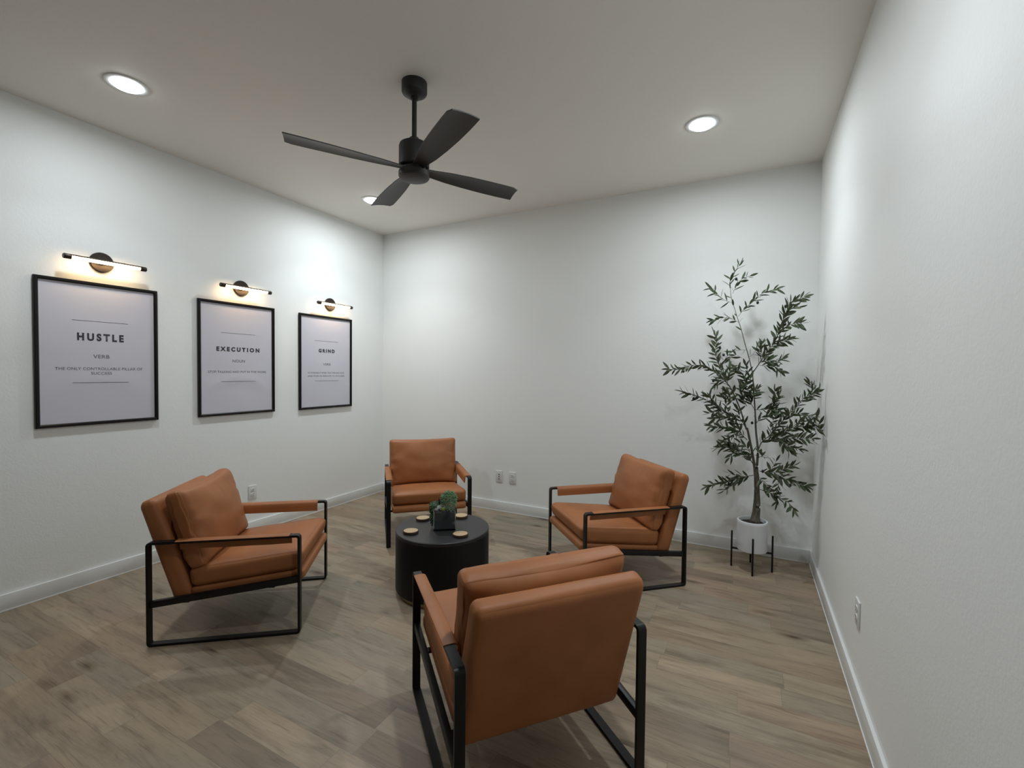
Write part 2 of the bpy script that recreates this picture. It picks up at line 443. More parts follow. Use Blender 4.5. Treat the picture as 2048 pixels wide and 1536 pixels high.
PW, PH = 0.656, 0.945
def paper_y(x, z, seed, bulge):
    w, h = PW/2-0.019, PH/2-0.019; u, v = x/w, z/h
    y = -0.008
    y -= bulge*0.004*(1-u*u)*(1-v*v)*(noise.noise(Vector((u*1.3, v*1.6, seed*3)))+0.3)
    y -= bulge*0.0035*math.exp(-((v+0.62-0.25*(1-u*u))/0.10)**2)*(1-u*u)
    return y
def poster(yc, zc, label, lines, rule_w, bulge):
    # local frame: x right along the wall (world +y), y = into the wall, z up
    t = thing('framed_poster', label, 'poster', (XL+0.001, yc, zc), rotz=PI/2, group='framed posters on the left wall')
    bm = bmesh.new(); w, h, b, d = PW/2, PH/2, 0.021, 0.022
    # mitred frame profile
    for (x0, z0, x1, z1) in ((-w, -h, w, -h), (w, -h, w, h), (w, h, -w, h), (-w, h, -w, -h)):
        def inn(x, z, q): return (x-math.copysign(q, x), z-math.copysign(q, z))
        pr = [(0.0, 0.0), (0.0, -d+0.003), (0.003, -d), (b-0.006, -d), (b, -d+0.006), (b, -0.004), (b, 0.0)]
        A = []; B = []
        for q, y in pr:
            xa, za = inn(x0, z0, q); xb, zb = inn(x1, z1, q)
            A.append(bm.verts.new((xa, y, za))); B.append(bm.verts.new((xb, y, zb)))
        for i in range(len(pr)): bm.faces.new((A[i], A[(i+1) % len(pr)], B[(i+1) % len(pr)], B[i]))
    bmesh.ops.remove_doubles(bm, verts=bm.verts, dist=1e-5)
    obj('frame', bm, M['frame'], t)
    bm = bmesh.new()
    nx, nz = 30, 42; g = []
    for i in range(nx+1):
        col = []
        for j in range(nz+1):
            u, v = i/nx*2-1, j/nz*2-1
            col.append(bm.verts.new((u*(w-b+0.002), paper_y(u*(w-b+0.002), v*(h-b+0.002), yc, bulge), v*(h-b+0.002))))
        g.append(col)
    for i in range(nx):
        for j in range(nz): bm.faces.new((g[i][j], g[i+1][j], g[i+1][j+1], g[i][j+1]))
    bb = [bm.verts.new((sx*(w-b+0.002), -0.003, sz*(h-b+0.002))) for sx, sz in ((-1, -1), (1, -1), (1, 1), (-1, 1))]
    bm.faces.new(bb)
    p = obj('poster_paper', bm, M['paper'], t, True)
    pr = thing  # lettering sits on the paper
    for k, (body, size, width, weight, z, mm, sp, nm) in enumerate(lines):
        o = text_mesh(body, size, 1.0, width, weight, 0, z, M[mm], nm, p, sp)
        for v in o.data.vertices: v.co.y = paper_y(v.co.x, v.co.z, yc, bulge) - 0.0005
    for z in (0.215, -0.192):
        bm = bmesh.new()
        pv = []
        for k in range(25):
            x = -rule_w/2 + rule_w*k/24; y = paper_y(x, z, yc, bulge)-0.0005
            pv.append((bm.verts.new((x, y, z-0.0013)), bm.verts.new((x, y, z+0.0013))))
        for A_, B_ in zip(pv, pv[1:]): bm.faces.new((A_[0], B_[0], B_[1], A_[1]))
        obj('printed_rule', bm, M['ink'], p)
    return t

ZC = 1.532
poster(1.464, 1.537, 'black framed poster reading HUSTLE, nearest of the posters on the left wall', [
    ('HUSTLE', 0.064, 0.250, 0.0034, 0.110, 'ink', 1.5, 'headline'),
    ('VERB', 0.034, 0.088, 0.0004, -0.018, 'grey_ink', 1.05, 'word_class'),
    ('THE ONLY CONTROLLABLE PILLAR OF', 0.0255, 0.468, 0.0003, -0.100, 'grey_ink', 1.05, 'definition'),
    ('SUCCESS', 0.0255, 0.112, 0.0003, -0.130, 'grey_ink', 1.05, 'definition')], 0.300, 0.7)
poster(2.399, 1.531, 'black framed poster reading EXECUTION, between the HUSTLE and GRIND posters', [
    ('EXECUTION', 0.046, 0.372, 0.0028, 0.080, 'ink', 1.6, 'headline'),
    ('NOUN', 0.033, 0.108, 0.0004, -0.018, 'grey_ink', 1.05, 'word_class'),
    ('STOP TALKING AND PUT IN THE WORK', 0.0255, 0.500, 0.0002, -0.110, 'grey_ink', 1.05, 'definition')], 0.297, 1.3)
poster(3.318, 1.525, 'black framed poster reading GRIND, nearest the back corner', [
    ('GRIND', 0.045, 0.203, 0.0028, 0.116, 'ink', 1.5, 'headline'),
    ('VERB', 0.032, 0.094, 0.0004, -0.022, 'grey_ink', 1.05, 'word_class'),
    ('TO STRONGLY WORK THAT ENDLESS HOUR', 0.0215, 0.455, 0.0002, -0.110, 'grey_ink', 1.05, 'definition'),
    ('AND PUSH IN RESULTS TO SUCCEED', 0.0215, 0.460, 0.0002, -0.142, 'grey_ink', 1.05, 'definition')], 0.297, 0.6)

def picture_light(yc, zc, label):
    # local: x right along wall (world +y), -y out of the wall, z up
    t = thing('picture_light', label, 'wall light', (XL, yc, zc), rotz=PI/2, group='bar picture lights on the left wall')
    toY = Matrix.Rotation(PI/2, 4, 'X')       # lathe axis z -> -y
    bm = bmesh.new()
    add_lathe(bm, [(0.0, 0.0), (0.066, 0.0), (0.066, 0.014), (0.062, 0.019), (0.0, 0.019)], 48, mtx=toY)
    obj('wall_plate', bm, M['bronze'], t, True, 0.6, loc=(0, 0, 0.010))
    bm = bmesh.new()
    add_lathe(bm, [(0.0, 0.018), (0.013, 0.018), (0.013, 0.075), (0.0, 0.075)], 20, mtx=toY)
    obj('arm', bm, M['bronze'], t, True, 0.6, loc=(0, 0, 0.004))
    toX = Matrix.Rotation(PI/2, 4, 'Y')
    # dark half shell over a lit tube
    bm = bmesh.new(); Lh, r = 0.221, 0.0165; seg = 14
    ring = []
    for s in (-1, 1):
        rg = []
        for k in range(seg+1):
            a = math.radians(-15) + math.radians(210)*k/seg       # over the top and back
            rg.append((math.cos(a), math.sin(a)))
        ring.append(rg)
    def shell(x0, x1, a0, a1, ri, ro):
        A = []
        for x in (x0, x1):
            o_ = [bm.verts.new((x, -math.cos(a0+(a1-a0)*k/seg)*ro, math.sin(a0+(a1-a0)*k/seg)*ro)) for k in range(seg+1)]
            i_ = [bm.verts.new((x, -math.cos(a0+(a1-a0)*k/seg)*ri, math.sin(a0+(a1-a0)*k/seg)*ri)) for k in range(seg+1)]
            A.append((o_, i_))
        (o1, i1), (o2, i2) = A
        for k in range(seg):
            bm.faces.new((o1[k], o1[k+1], o2[k+1], o2[k])); bm.faces.new((i1[k], i2[k], i2[k+1], i1[k+1]))
            bm.faces.new((o1[k], i1[k], i1[k+1], o1[k+1])); bm.faces.new((o2[k], o2[k+1], i2[k+1], i2[k]))
        bm.faces.new((o1[0], o2[0], i2[0], i1[0])); bm.faces.new((o1[-1], i1[-1], i2[-1], o2[-1]))
    shell(-Lh+0.036, Lh-0.036, math.radians(22), math.radians(182), 0.0137, r)
    for s in (-1, 1):
        add_lathe(bm, [(0.0, -0.019), (r*0.85, -0.019), (r, -0.016), (r, 0.019), (0.0, 0.019)], 24,
                  mtx=Matrix.Translation((s*(Lh-0.019), 0, 0)) @ Matrix.Rotation(s*PI/2, 4, 'Y') @ Matrix.Scale(-1, 4, (0, 0, 1)))
    obj('light_bar', bm, M['bronze'], t, True, 0.7, loc=(0, -0.088, 0))
    bm = bmesh.new()
    add_lathe(bm, [(0.0, -Lh+0.037), (0.0134, -Lh+0.037), (0.0134, Lh-0.037), (0.0, Lh-0.037)], 20, mtx=toX)
    obj('lit_tube', bm, M['tube'], t, True, 0.7, loc=(0, -0.088, 0))
    return t
picture_light(1.472, 2.141, 'lit warm bar picture light above the HUSTLE poster')
picture_light(2.424, 2.126, 'lit warm bar picture light above the EXECUTION poster')
picture_light(3.362, 2.115, 'lit warm bar picture light above the GRIND poster')

# ================================================================ SOCKET PLATES
def outlet(loc, rotz, label, kind='duplex'):
    # local: x right, -y out of the wall
    t = thing('wall_outlet', label, 'outlet', loc, rotz, group='white plates low on the walls')
    bm = bmesh.new(); add_box(bm, (-0.038, -0.007, -0.0605), (0.038, 0.0, 0.0605), 0.003, 3)
    obj('cover_plate', bm, M['plastic'], t, True, 0.6)
    if kind == 'duplex':
        for s in (1, -1):
            bm = bmesh.new()
            add_lathe(bm, [(0.0, 0.0), (0.0175, 0.0), (0.0175, 0.0025), (0.0165, 0.0035), (0.0, 0.0035)], 28,
                      mtx=Matrix.Translation((0, -0.0068, s*0.0205)) @ Matrix.Rotation(PI/2, 4, 'X') @ Matrix.Scale(0.86, 4, (0, 1, 0)))
            r = obj('receptacle', bm, M['plastic'], t, True, 0.6)
            bm = bmesh.new()
            for x in (-0.0065, 0.0065): add_box(bm, (x-0.0013, -0.0108, s*0.0205+0.000), (x+0.0013, -0.0100, s*0.0205+0.010))
            add_lathe(bm, [(0.0, 0.0), (0.0028, 0.0), (0.0028, 0.0008), (0.0, 0.0008)], 14, mtx=Matrix.Translation((0, -0.0101, s*0.0205-0.008)) @ Matrix.Rotation(PI/2, 4, 'X'))
            obj('slots', bm, M['slot'], r)
    else:
        for s in (1, 0, -1):
            bm = bmesh.new(); add_box(bm, (-0.011, -0.0095, s*0.024-0.009), (0.011, -0.0065, s*0.024+0.009), 0.001, 2)
            j = obj('jack', bm, M['plastic'], t)
            bm = bmesh.new(); add_box(bm, (-0.006, -0.0102, s*0.024-0.006), (0.006, -0.0094, s*0.024+0.004))
            obj('port', bm, M['slot'], j)
    for z in ((0,) if kind == 'duplex' else (0.05, -0.05)):
        bm = bmesh.new()
        add_lathe(bm, [(0.0, 0.0), (0.003, 0.0), (0.0025, 0.001), (0.0, 0.001)], 12, mtx=Matrix.Translation((0, -0.0069, z)) @ Matrix.Rotation(PI/2, 4, 'X'))
        obj('screw', bm, M['plastic'], t)
outlet((XL, 2.520, 0.356), PI/2, 'white duplex outlet low on the left wall, beside the left armchair')
outlet((-2.288, YB, 0.357), 0, 'white data jack plate on the back wall, left of its neighbour', 'data')
outlet((-2.134, YB, 0.357), 0, 'white duplex outlet on the back wall, right of the data plate')
outlet((XR, 2.485, 0.390), -PI/2, 'white duplex outlet low on the right wall')

# ================================================================ ARMCHAIRS
CW, CD, CH = 0.667, 0.731, 0.545          # spacing of the side frames, depth, arm height
def build_chair(label):
    t = thing('armchair', label, 'armchair', group='tan leather armchairs around the round table')
    BWd, BTk = 0.034, 0.013                # flat bar
    for s in (-1, 1):
        bm = bmesh.new()
        # rounded rectangular loop in the YZ plane
        def loop(y0, y1, z0, z1, r):
            pts = []
            for cy, cz, a0 in ((y1-r, z1-r, 0), (y0+r, z1-r, 90), (y0+r, z0+r, 180), (y1-r, z0+r, 270)):
                for k in range(6):
                    a = math.radians(a0 + 90*k/5); pts.append((cy+r*math.cos(a), cz+r*math.sin(a)))
            return pts
        y0, y1 = -CD/2-BTk/2, CD/2+BTk/2
        outer = loop(y0, y1, 0.0, CH, 0.020); inner = loop(y0+BTk, y1-BTk, BTk, CH-BTk, 0.008)
        V = []
        for x in (s*CW/2-BWd/2, s*CW/2+BWd/2):
            V.append(([bm.verts.new((x, a, b)) for a, b in outer], [bm.verts.new((x, a, b)) for a, b in inner]))
        n = len(outer)
        for k in range(n):
            j = (k+1) % n
            (o1, i1), (o2, i2) = V
            bm.faces.new((o1[k], o1[j], o2[j], o2[k])); bm.faces.new((i1[k], i2[k], i2[j], i1[j]))
            bm.faces.new((o1[k], i1[k], i1[j], o1[j])); bm.faces.new((o2[k], o2[j], i2[j], i2[k]))
        bmesh.ops.bevel(bm, geom=[e for e in bm.edges if e.calc_length() > 0 and abs(e.verts[0].co.x-e.verts[1].co.x) < 1e-6 and
                                  len(e.link_faces) == 2 and e.calc_face_angle(0) > 1.2], offset=0.0015, segments=2, affect='EDGES')
        obj('side_frame', bm, M['black'], t, True, 0.6)
        # sloping seat rail
        bm = bmesh.new()
        za, zb = 0.216, 0.299; ang = math.atan2(zb-za, CD)
        mt = Matrix.Translation((s*CW/2, 0, (za+zb)/2)) @ Matrix.Rotation(ang, 4, 'X')
        add_box(bm, (-0.012, -CD/2/math.cos(ang)+0.002, -0.017), (0.012, CD/2/math.cos(ang)-0.002, 0.017), 0.002, 2, mt)
        obj('seat_rail', bm, M['black'], t, True, 0.6)
        # leather sleeve folded over the arm bar: flat on top, hanging inside
        bm = bmesh.new()
        path = []
        o_ = 0.0205; zt = CH+0.001
        path += [(o_, zt-0.0035), (o_+0.0003, zt-0.001), (o_-0.003, zt+0.001)]
        path += [(-0.012, zt+0.002), (-0.022, zt+0.001), (-0.030, zt-0.004), (-0.0345, zt-0.013), (-0.036, zt-0.028), (-0.037, zt-0.046), (-0.038, zt-0.060)]
        th = 0.0065; ny = 26; y_a, y_b = -0.235, 0.318
        P2 = [Vector((a, b)) for a, b in path]; nrm = []
        for i in range(len(P2)):
            d = P2[min(i+1, len(P2)-1)]-P2[max(i-1, 0)]; nrm.append(Vector((d.y, -d.x)).normalized())
        rows = []
        for q in range(ny+1):
            y = y_a+(y_b-y_a)*q/ny; ro, ri = [], []
            for i, p in enumerate(P2):
                wob = 0.0022*noise.noise(Vector((y*9+s*4, i*0.5, 0)))*(1.0+1.2*(i > 5))
                nn = nrm[i] if nrm[i].y*1 + 0 > -2 else -nrm[i]
                out = p - nn*0  # base line
                e = p - nn*(th + wob)
                ro.append(bm.verts.new((s*(CW/2+e.x), y, e.y))); ri.append(bm.verts.new((s*(CW/2+out.x), y, out.y)))
            rows.append((ro, ri))
        L_ = len(P2)
        for (a, b), (c, d) in zip(rows, rows[1:]):
            for i in range(L_-1):
                bm.faces.new((a[i], a[i+1], c[i+1], c[i])); bm.faces.new((b[i], d[i], d[i+1], b[i+1]))
            bm.faces.new((a[0], c[0], d[0], b[0])); bm.faces.new((a[-1], b[-1], d[-1], c[-1]))
        for a, b in (rows[0], rows[-1]):
            for i in range(L_-1): bm.faces.new((a[i], a[i+1], b[i+1], b[i]))
        obj('arm_sleeve', bm, M['leather'], t, True, 0.9)
    # two flat bars under the seat
    for y, z in ((0.22, 0.258), (-0.20, 0.212)):
        bm = bmesh.new(); add_box(bm, (-CW/2+0.010, y-0.016, z-0.005), (CW/2-0.010, y+0.016, z+0.005), 0.0015, 1)
        obj('cross_bar', bm, M['black'], t)
    SW = 0.305                              # half body width
    ang = math.atan2(0.083, 0.731)
    S = Matrix.Translation((0, 0, 0.2575)) @ Matrix.Rotation(ang, 4, 'X')
    # seat base: thin upholstered deck
    def dbase(p, u):
        if u.y > 0.8: p.y += 0.006*(1-u.z*u.z)
        return p
    bm = soft_box((SW, 0.286, 0.030), (0.020, 0.022, 0.020), 14, dbase)
    bmesh.ops.transform(bm, matrix=S @ Matrix.Translation((0, 0.097, 0.010)), verts=bm.verts)
    obj('seat_base', bm, M['leather'], t, True)
    # seat cushion with a rounded, leaning nose
    def dseat(p, u):
        crown = (1-abs(u.x)**2.6)*(1-abs(u.y)**2.6)
        if u.z > 0: p.z += 0.018*crown*u.z
        if u.y > 0: p.y += 0.016*(p.z/0.055)*u.y**3 + 0.010*(1-u.z*u.z)*u.y**4
        p.x += 0.006*u.x*(1-u.z*u.z)*(1-u.y**4)
        w = 0.0022*noise.noise(Vector((p.x*9, p.y*9, 3+p.z*6)))
        p.z += w; return p
    bm = soft_box((SW, 0.282, 0.056), (0.030, 0.042, 0.034), 26, dseat)
    bmesh.ops.transform(bm, matrix=S @ Matrix.Translation((0, 0.095, 0.090)), verts=bm.verts)
    obj('seat_cushion', bm, M['leather'], t, True)
    # back shell: leaning slab, thinner towards the top
    lean = math.atan2(0.171, 0.537)
    Lb = 0.568
    def dback(p, u):
        s_ = (p.z/(Lb/2))
        p.y -= 0.014*max(0, s_)*(u.y*0.5+0.5)
        if u.y < 0: p.y -= 0.004*(1-u.x**2)*(1-u.z**2)
        p.y += 0.0015*noise.noise(Vector((p.x*7, p.z*7, 9+u.y)))
        p.x *= 1.0 - 0.006*s_
        return p
    bm = soft_box((SW+0.003, 0.047, Lb/2), (0.024, 0.036, 0.036), 24, dback)
    # outer (rear) face runs from (-.266,.190) to (-.437,.751)
    base = Vector((0, -0.262, 0.196)); d = Vector((0, -math.sin(lean), math.cos(lean))); nn = Vector((0, math.cos(lean), math.sin(lean)))
    c = base + d*(Lb/2) + nn*0.047
    Bm = Matrix.Translation(c) @ Matrix.Rotation(lean, 4, 'X')
    bmesh.ops.transform(bm, matrix=Bm, verts=bm.verts)
    obj('backrest', bm, M['leather'], t, True)
    # loose back cushion
    hw, hh, ht = 0.311, 0.214, 0.072
    def dpil(p, u):
        edge = max(abs(u.x), abs(u.z))
        puff = (1-abs(u.x)**2.4)*(1-abs(u.z)**2.4)
        p.y *= 0.66 + 0.78*puff
        # corners stand out, sides are drawn in a little
        cn = (abs(u.x)*abs(u.z))**3
        p.x *= 1 - 0.022*(1-u.z*u.z) * abs(u.x)**3 + 0.012*cn
        p.z *= 1 - 0.030*(1-u.x*u.x) * abs(u.z)**3 + 0.016*cn
        # sag at the bottom
        p.y += 0.012*max(0, -u.z)*(1-u.x**2)*(0.65+0.35*u.y)
        # creases fanning from the upper edge and the ends
        f = 0.0
        for cx, w_, a_ in ((-0.13, 0.012, 0.006), (-0.085, 0.011, 0.007), (-0.035, 0.012, 0.008), (0.01, 0.010, 0.006), (0.06, 0.011, 0.005)):
            xx = p.x - cx - (hh-p.z)*0.10
            f -= a_*math.exp(-(xx/w_)**2)*max(0, 1-abs((p.z-0.12)/0.085))
        p.y += f*max(0, u.y)**0.5
        nz = noise.noise(Vector((p.x*7, p.z*11, 2.0+u.y*2)))
        p.y += 0.009*nz*(0.4+abs(u.x))
        ex = math.sin(p.z*75+3*noise.noise(Vector((p.z*14, p.x*8, 0))))
        p.y += 0.0048*ex*max(0, abs(u.x)-0.72)/0.28*u.y*(1-u.z**2)
        p.x += 0.0015*math.sin(p.z*60)*max(0, abs(u.x)-0.8)
        return p
    bm = soft_box((hw, ht, hh), (0.034, 0.060, 0.034), 34, dpil)
    pl = lean - 0.02
    cp = Vector((0, -0.262, 0.196)) + nn*(0.094+0.073) + d*0.356
    bmesh.ops.transform(bm, matrix=Matrix.Translation(cp) @ Matrix.Rotation(pl, 4, 'X'), verts=bm.verts)
    obj('back_cushion', bm, M['leather'], t, True)
    return t

def dup(root, loc, rotz, label):
    r = root.copy(); C.objects.link(r); r.location = loc; r.rotation_euler = (0, 0, rotz); r['label'] = label
    for ch in list(root.children):
        k = ch.copy(); C.objects.link(k); k.parent = r
    return r
chair = build_chair('tan leather armchair at the left, beside the poster wall, seen from its side')
chair.location = (-2.659, 1.705, 0); chair.rotation_euler = (0, 0, -0.906)
dup(chair, (-2.591, 3.308, 0), 3.910, 'tan leather armchair facing the camera in the back corner, behind the round table')
dup(chair, (-0.864, 3.287, 0), 2.306, 'tan leather armchair at the right, in front of the potted tree')
dup(chair, (-0.816, 1.627, 0), 0.859, 'tan leather armchair nearest the camera, seen from behind')

# ================================================================ ROUND TABLE
TX, TY, TH, TR = -1.787, 2.467, 0.410, 0.305
t = thing('round_coffee_table', 'round black drum coffee table in the middle of the armchairs', 'table', (TX, TY, 0))
bm = bmesh.new(); add_lathe(bm, [(0.0, 0.0), (TR-0.022, 0.0), (TR-0.022, 0.034), (0.0, 0.034)], 96); obj('plinth', bm, M['brass'], t, True, 0.6)
bm = bmesh.new(); add_lathe(bm, [(0.0, 0.033), (TR-0.004, 0.033), (TR, 0.038), (TR, TH-0.024), (TR-0.001, TH-0.021), (0.0, TH-0.021)], 96); obj('drum', bm, M['table_side'], t, True, 0.6)
bm = bmesh.new(); add_lathe(bm, [(0.0, TH-0.021), (TR-0.0005, TH-0.021), (TR+0.0005, TH-0.018), (TR+0.0005, TH-0.004), (TR-0.003, TH), (0.0, TH)], 96); obj('table_top', bm, M['table_top'], t, True, 0.6)

def coaster(x, y, rot, seed, label):
    t = thing('coaster', label, 'coaster', (x, y, TH), rot, group='wood slice coasters on the round table')
    rnd = random.Random(seed)
    def ring(r, z, bm):
        return [bm.verts.new((r*(1+0.05*noise.noise(Vector((math.cos(a)*1.5, math.sin(a)*1.5, seed))))*math.cos(a),
                              r*0.94*(1+0.05*noise.noise(Vector((math.cos(a)*1.5, math.sin(a)*1.5, seed))))*math.sin(a), z)) for a in [2*PI*k/40 for k in range(40)]]
    bm = bmesh.new(); R_ = [ring(r, z, bm) for r, z in ((0.045, 0.0), (0.0485, 0.002), (0.0495, 0.008), (0.0485, 0.0145), (0.0465, 0.0155))]
    for a, b in zip(R_, R_[1:]):
        for k in range(40): bm.faces.new((a[k], a[(k+1) % 40], b[(k+1) % 40], b[k]))
    bm.faces.new(R_[0]); bm.faces.new(R_[-1]); obj('bark_rim', bm, M['rind'], t, True, 0.7)
    bm = bmesh.new(); a, b = ring(0.0455, 0.0153, bm), ring(0.0453, 0.0162, bm)
    for k in range(40): bm.faces.new((a[k], a[(k+1) % 40], b[(k+1) % 40], b[k]))
    bm.faces.new(a); bm.faces.new(b); obj('cut_face', bm, M['slice'], t)
coaster(-1.897, 2.275, 0.3, 1.0, 'round wood slice coaster at the front left of the black table')
coaster(-1.993, 2.518, 1.3, 2.0, 'round wood slice coaster at the back left of the table, half behind the trailing plant')
coaster(-1.793, 2.692, 2.2, 3.0, 'round wood slice coaster at the back right of the table, half behind the glass cube')
coaster(-1.591, 2.383, 3.9, 4.0, 'round wood slice coaster at the front right of the table, nearest the close armchair')

# ---------------------------------------------------------------- succulents in a glass cube
t = thing('succulent_arrangement', 'artificial succulents in a clear glass cube of dark sand, on the black table', 'plant', (-1.771, 2.463, TH), math.radians(36))
S_, wl = 0.0715, 0.005
bm = bmesh.new()
add_box(bm, (-S_, -S_, 0.0), (S_, S_, 0.143), 0.0015, 2)
inner = bmesh.new(); bmesh.ops.create_cube(inner, size=1.0)
vi = [bm.verts.new((sx*(S_-wl), sy*(S_-wl), z)) for z in (0.010, 0.1431) for sx, sy in ((-1, -1), (1, -1), (1, 1), (-1, 1))]
inner.free()
top = max((f for f in bm.faces), key=lambda f: (f.calc_center_median().z, f.calc_area()))
tv = list(top.verts); bm.faces.remove(top)
for k in range(4):
    bm.faces.new((vi[k], vi[(k+1) % 4], vi[4+(k+1) % 4], vi[4+k]))
bm.faces.new(vi[:4])
# join the rim
tv.sort(key=lambda v: math.atan2(v.co.y, v.co.x)); iv = sorted(vi[4:], key=lambda v: math.atan2(v.co.y, v.co.x))
if len(tv) == 4:
    for k in range(4): bm.faces.new((tv[k], tv[(k+1) % 4], iv[(k+1) % 4], iv[k]))
obj('glass_cube', bm, M['glass'], t)
bm = bmesh.new()
q = S_-wl-0.0012
add_box(bm, (-q, -q, 0.0112), (q, q, 0.120))
bmesh.ops.subdivide_edges(bm, edges=bm.edges[:], cuts=10, use_grid_fill=True)
for v in bm.verts:
    if v.co.z > 0.119: v.co.z += 0.010*noise.noise(v.co*40)
obj('dark_sand', bm, M['gravel'], t)

def leaf_blade(bm, base, d, nrm, L, W, curl=0.15, cup=0.0, n=5, tipw=0.0):
    """a pointed leaf: 3 verts wide, n segments"""
    d = d.normalized(); side = d.cross(nrm)
    if side.length < 1e-4: side = d.cross(Vector((1, 0, 0)))
    side.normalize(); nn = side.cross(d).normalized()
    rows = []
    for i in range(n+1):
        s = i/n
        w = W*0.5*math.sin(PI*min(1, s*0.94+0.03))**0.8 * (1.05-0.15*s) + tipw*s
        p = base + d*(L*s) + nn*(-curl*L*s*s)
        rows.append((bm.verts.new(p - side*w + nn*cup*w), bm.verts.new(p), bm.verts.new(p + side*w + nn*cup*w)))
    for a, b in zip(rows, rows[1:]):
        bm.faces.new((a[0], a[1], b[1], b[0])); bm.faces.new((a[1], a[2], b[2], b[1]))

def fat_leaf(bm, base, d, L, W):
    d = Vector(d).normalized(); a, b = frame_axes(d)
    add_tube(bm, [base, base+d*L*0.3, base+d*L*0.65, base+d*L*0.9, base+d*L], [W*0.25, W*0.5, W*0.55, W*0.3, W*0.06], 6)

def rosette(bm, c, R_, nleaf, tilt_lo=0.1, tilt_hi=1.3, W=0.3, seed=0, axis=Vector((0, 0, 1))):
    rnd = random.Random(seed); A, B = frame_axes(axis, Vector((1, 0, 0)))
    for k in range(nleaf):
        s = k/nleaf; a = k*2.39996
        el = tilt_lo + (tilt_hi-tilt_lo)*s
        out = (A*math.cos(a)+B*math.sin(a))*math.cos(el) + axis*math.sin(el)
        fat_leaf(bm, Vector(c), out, R_*(1-0.45*s)*rnd.uniform(0.9, 1.1), R_*W)

rnd = random.Random(5)
# big round green plant (many small leaflets on branching stalks)
bm = bmesh.new(); c0 = Vector((0.028, 0.006, 0.180))
add_tube(bm, [(0.02, 0.0, 0.118), (0.026, 0.002, 0.15), c0], 0.004, 6)
for k in range(380):
    a = k*2.39996; zz = 1-2*(k+0.5)/380*0.86
    dr = Vector((math.cos(a)*math.sqrt(max(0, 1-zz*zz)), math.sin(a)*math.sqrt(max(0, 1-zz*zz)), zz))
    p = c0 + dr*rnd.uniform(0.034, 0.054)
    d_ = (dr + Vector((rnd.uniform(-.7, .7), rnd.uniform(-.7, .7), rnd.uniform(-.3, .8)))).normalized()
    fat_leaf(bm, p, d_, rnd.uniform(0.010, 0.017), 0.0052)
obj('round_leafy_succulent', bm, M['succulent'], t, True)['label'] = 'round bright green leafy succulent, the tallest'
bm = bmesh.new()
rosette(bm, (0.022, -0.036, 0.132), 0.034, 26, W=0.24, seed=2, axis=Vector((0.1, -0.5, 0.85)).normalized())
rosette(bm, (0.050, -0.030, 0.128), 0.024, 18, W=0.26, seed=3, axis=Vector((0.4, -0.4, 0.8)).normalized())
obj('green_rosette', bm, M['sage'], t, True)['label'] = 'sage green rosette succulents at the front right'
bm = bmesh.new(); rosette(bm, (-0.008, -0.050, 0.134), 0.019, 18, W=0.34, seed=4, axis=Vector((0, -0.6, 0.8)).normalized())
obj('lime_rosette', bm, M['lime'], t, True)['label'] = 'small lime yellow rosette succulent'
bm = bmesh.new()
rosette(bm, (-0.040, -0.034, 0.136), 0.030, 22, W=0.36, seed=6, axis=Vector((-0.1, -0.3, 0.95)).normalized())
rosette(bm, (-0.052, -0.052, 0.132), 0.022, 16, W=0.38, seed=7, axis=Vector((-0.3, -0.4, 0.85)).normalized())
rosette(bm, (-0.016, -0.018, 0.146), 0.026, 20, W=0.34, seed=8)
obj('pale_rosette', bm, M['pale'], t, True)['label'] = 'pale grey rosette succulents at the front left'
bm = bmesh.new()
for k in range(11):
    a = rnd.uniform(0, 6.28); q = rnd.uniform(0.05, 0.3); b0 = Vector((-0.030+rnd.uniform(-.008, .008), 0.012+rnd.uniform(-.008, .008), 0.125))
    d_ = Vector((math.cos(a)*q, math.sin(a)*q, 1)).normalized(); L_ = rnd.uniform(0.055, 0.088)
    add_tube(bm, [b0, b0+d_*L_*0.5, b0+d_*L_], [0.0028, 0.0022, 0.0003], 5)
obj('dark_spikes', bm, M['spike'], t, True)['label'] = 'thin dark upright spikes'
bm = bmesh.new()
for k in range(14):
    a = PI+rnd.uniform(-0.9, 1.2); x0, y0 = -S_+0.012+rnd.uniform(0, .02), rnd.uniform(-0.045, 0.05)
    xo = -S_-rnd.uniform(0.006, 0.024); drop = rnd.uniform(0.02, 0.125); y1 = y0+rnd.uniform(-.012, .012)
    pts = smooth_path([(x0+0.01, y0, 0.125), (x0-0.004, y0, 0.155), (xo+0.004, y1, 0.150), (xo, y1, max(0.012, 0.13-drop*0.5)), (xo+0.002, y1+0.004, max(0.009, 0.140-drop))], 7)
    add_tube(bm, pts, 0.0009, 4)
    for p in pts[3:]:
        for s in range(2):
            d_ = Vector((rnd.uniform(-1, .6), rnd.uniform(-1, 1), rnd.uniform(-.6, .6))).normalized()
            e = p+d_*0.007
            if e.z < 0.005: e.z = 0.005
            fat_leaf(bm, p, e-p, 0.0105, 0.0058)
obj('trailing_plant', bm, M['bead'], t, True)['label'] = 'dark green beaded plant trailing down the left side'

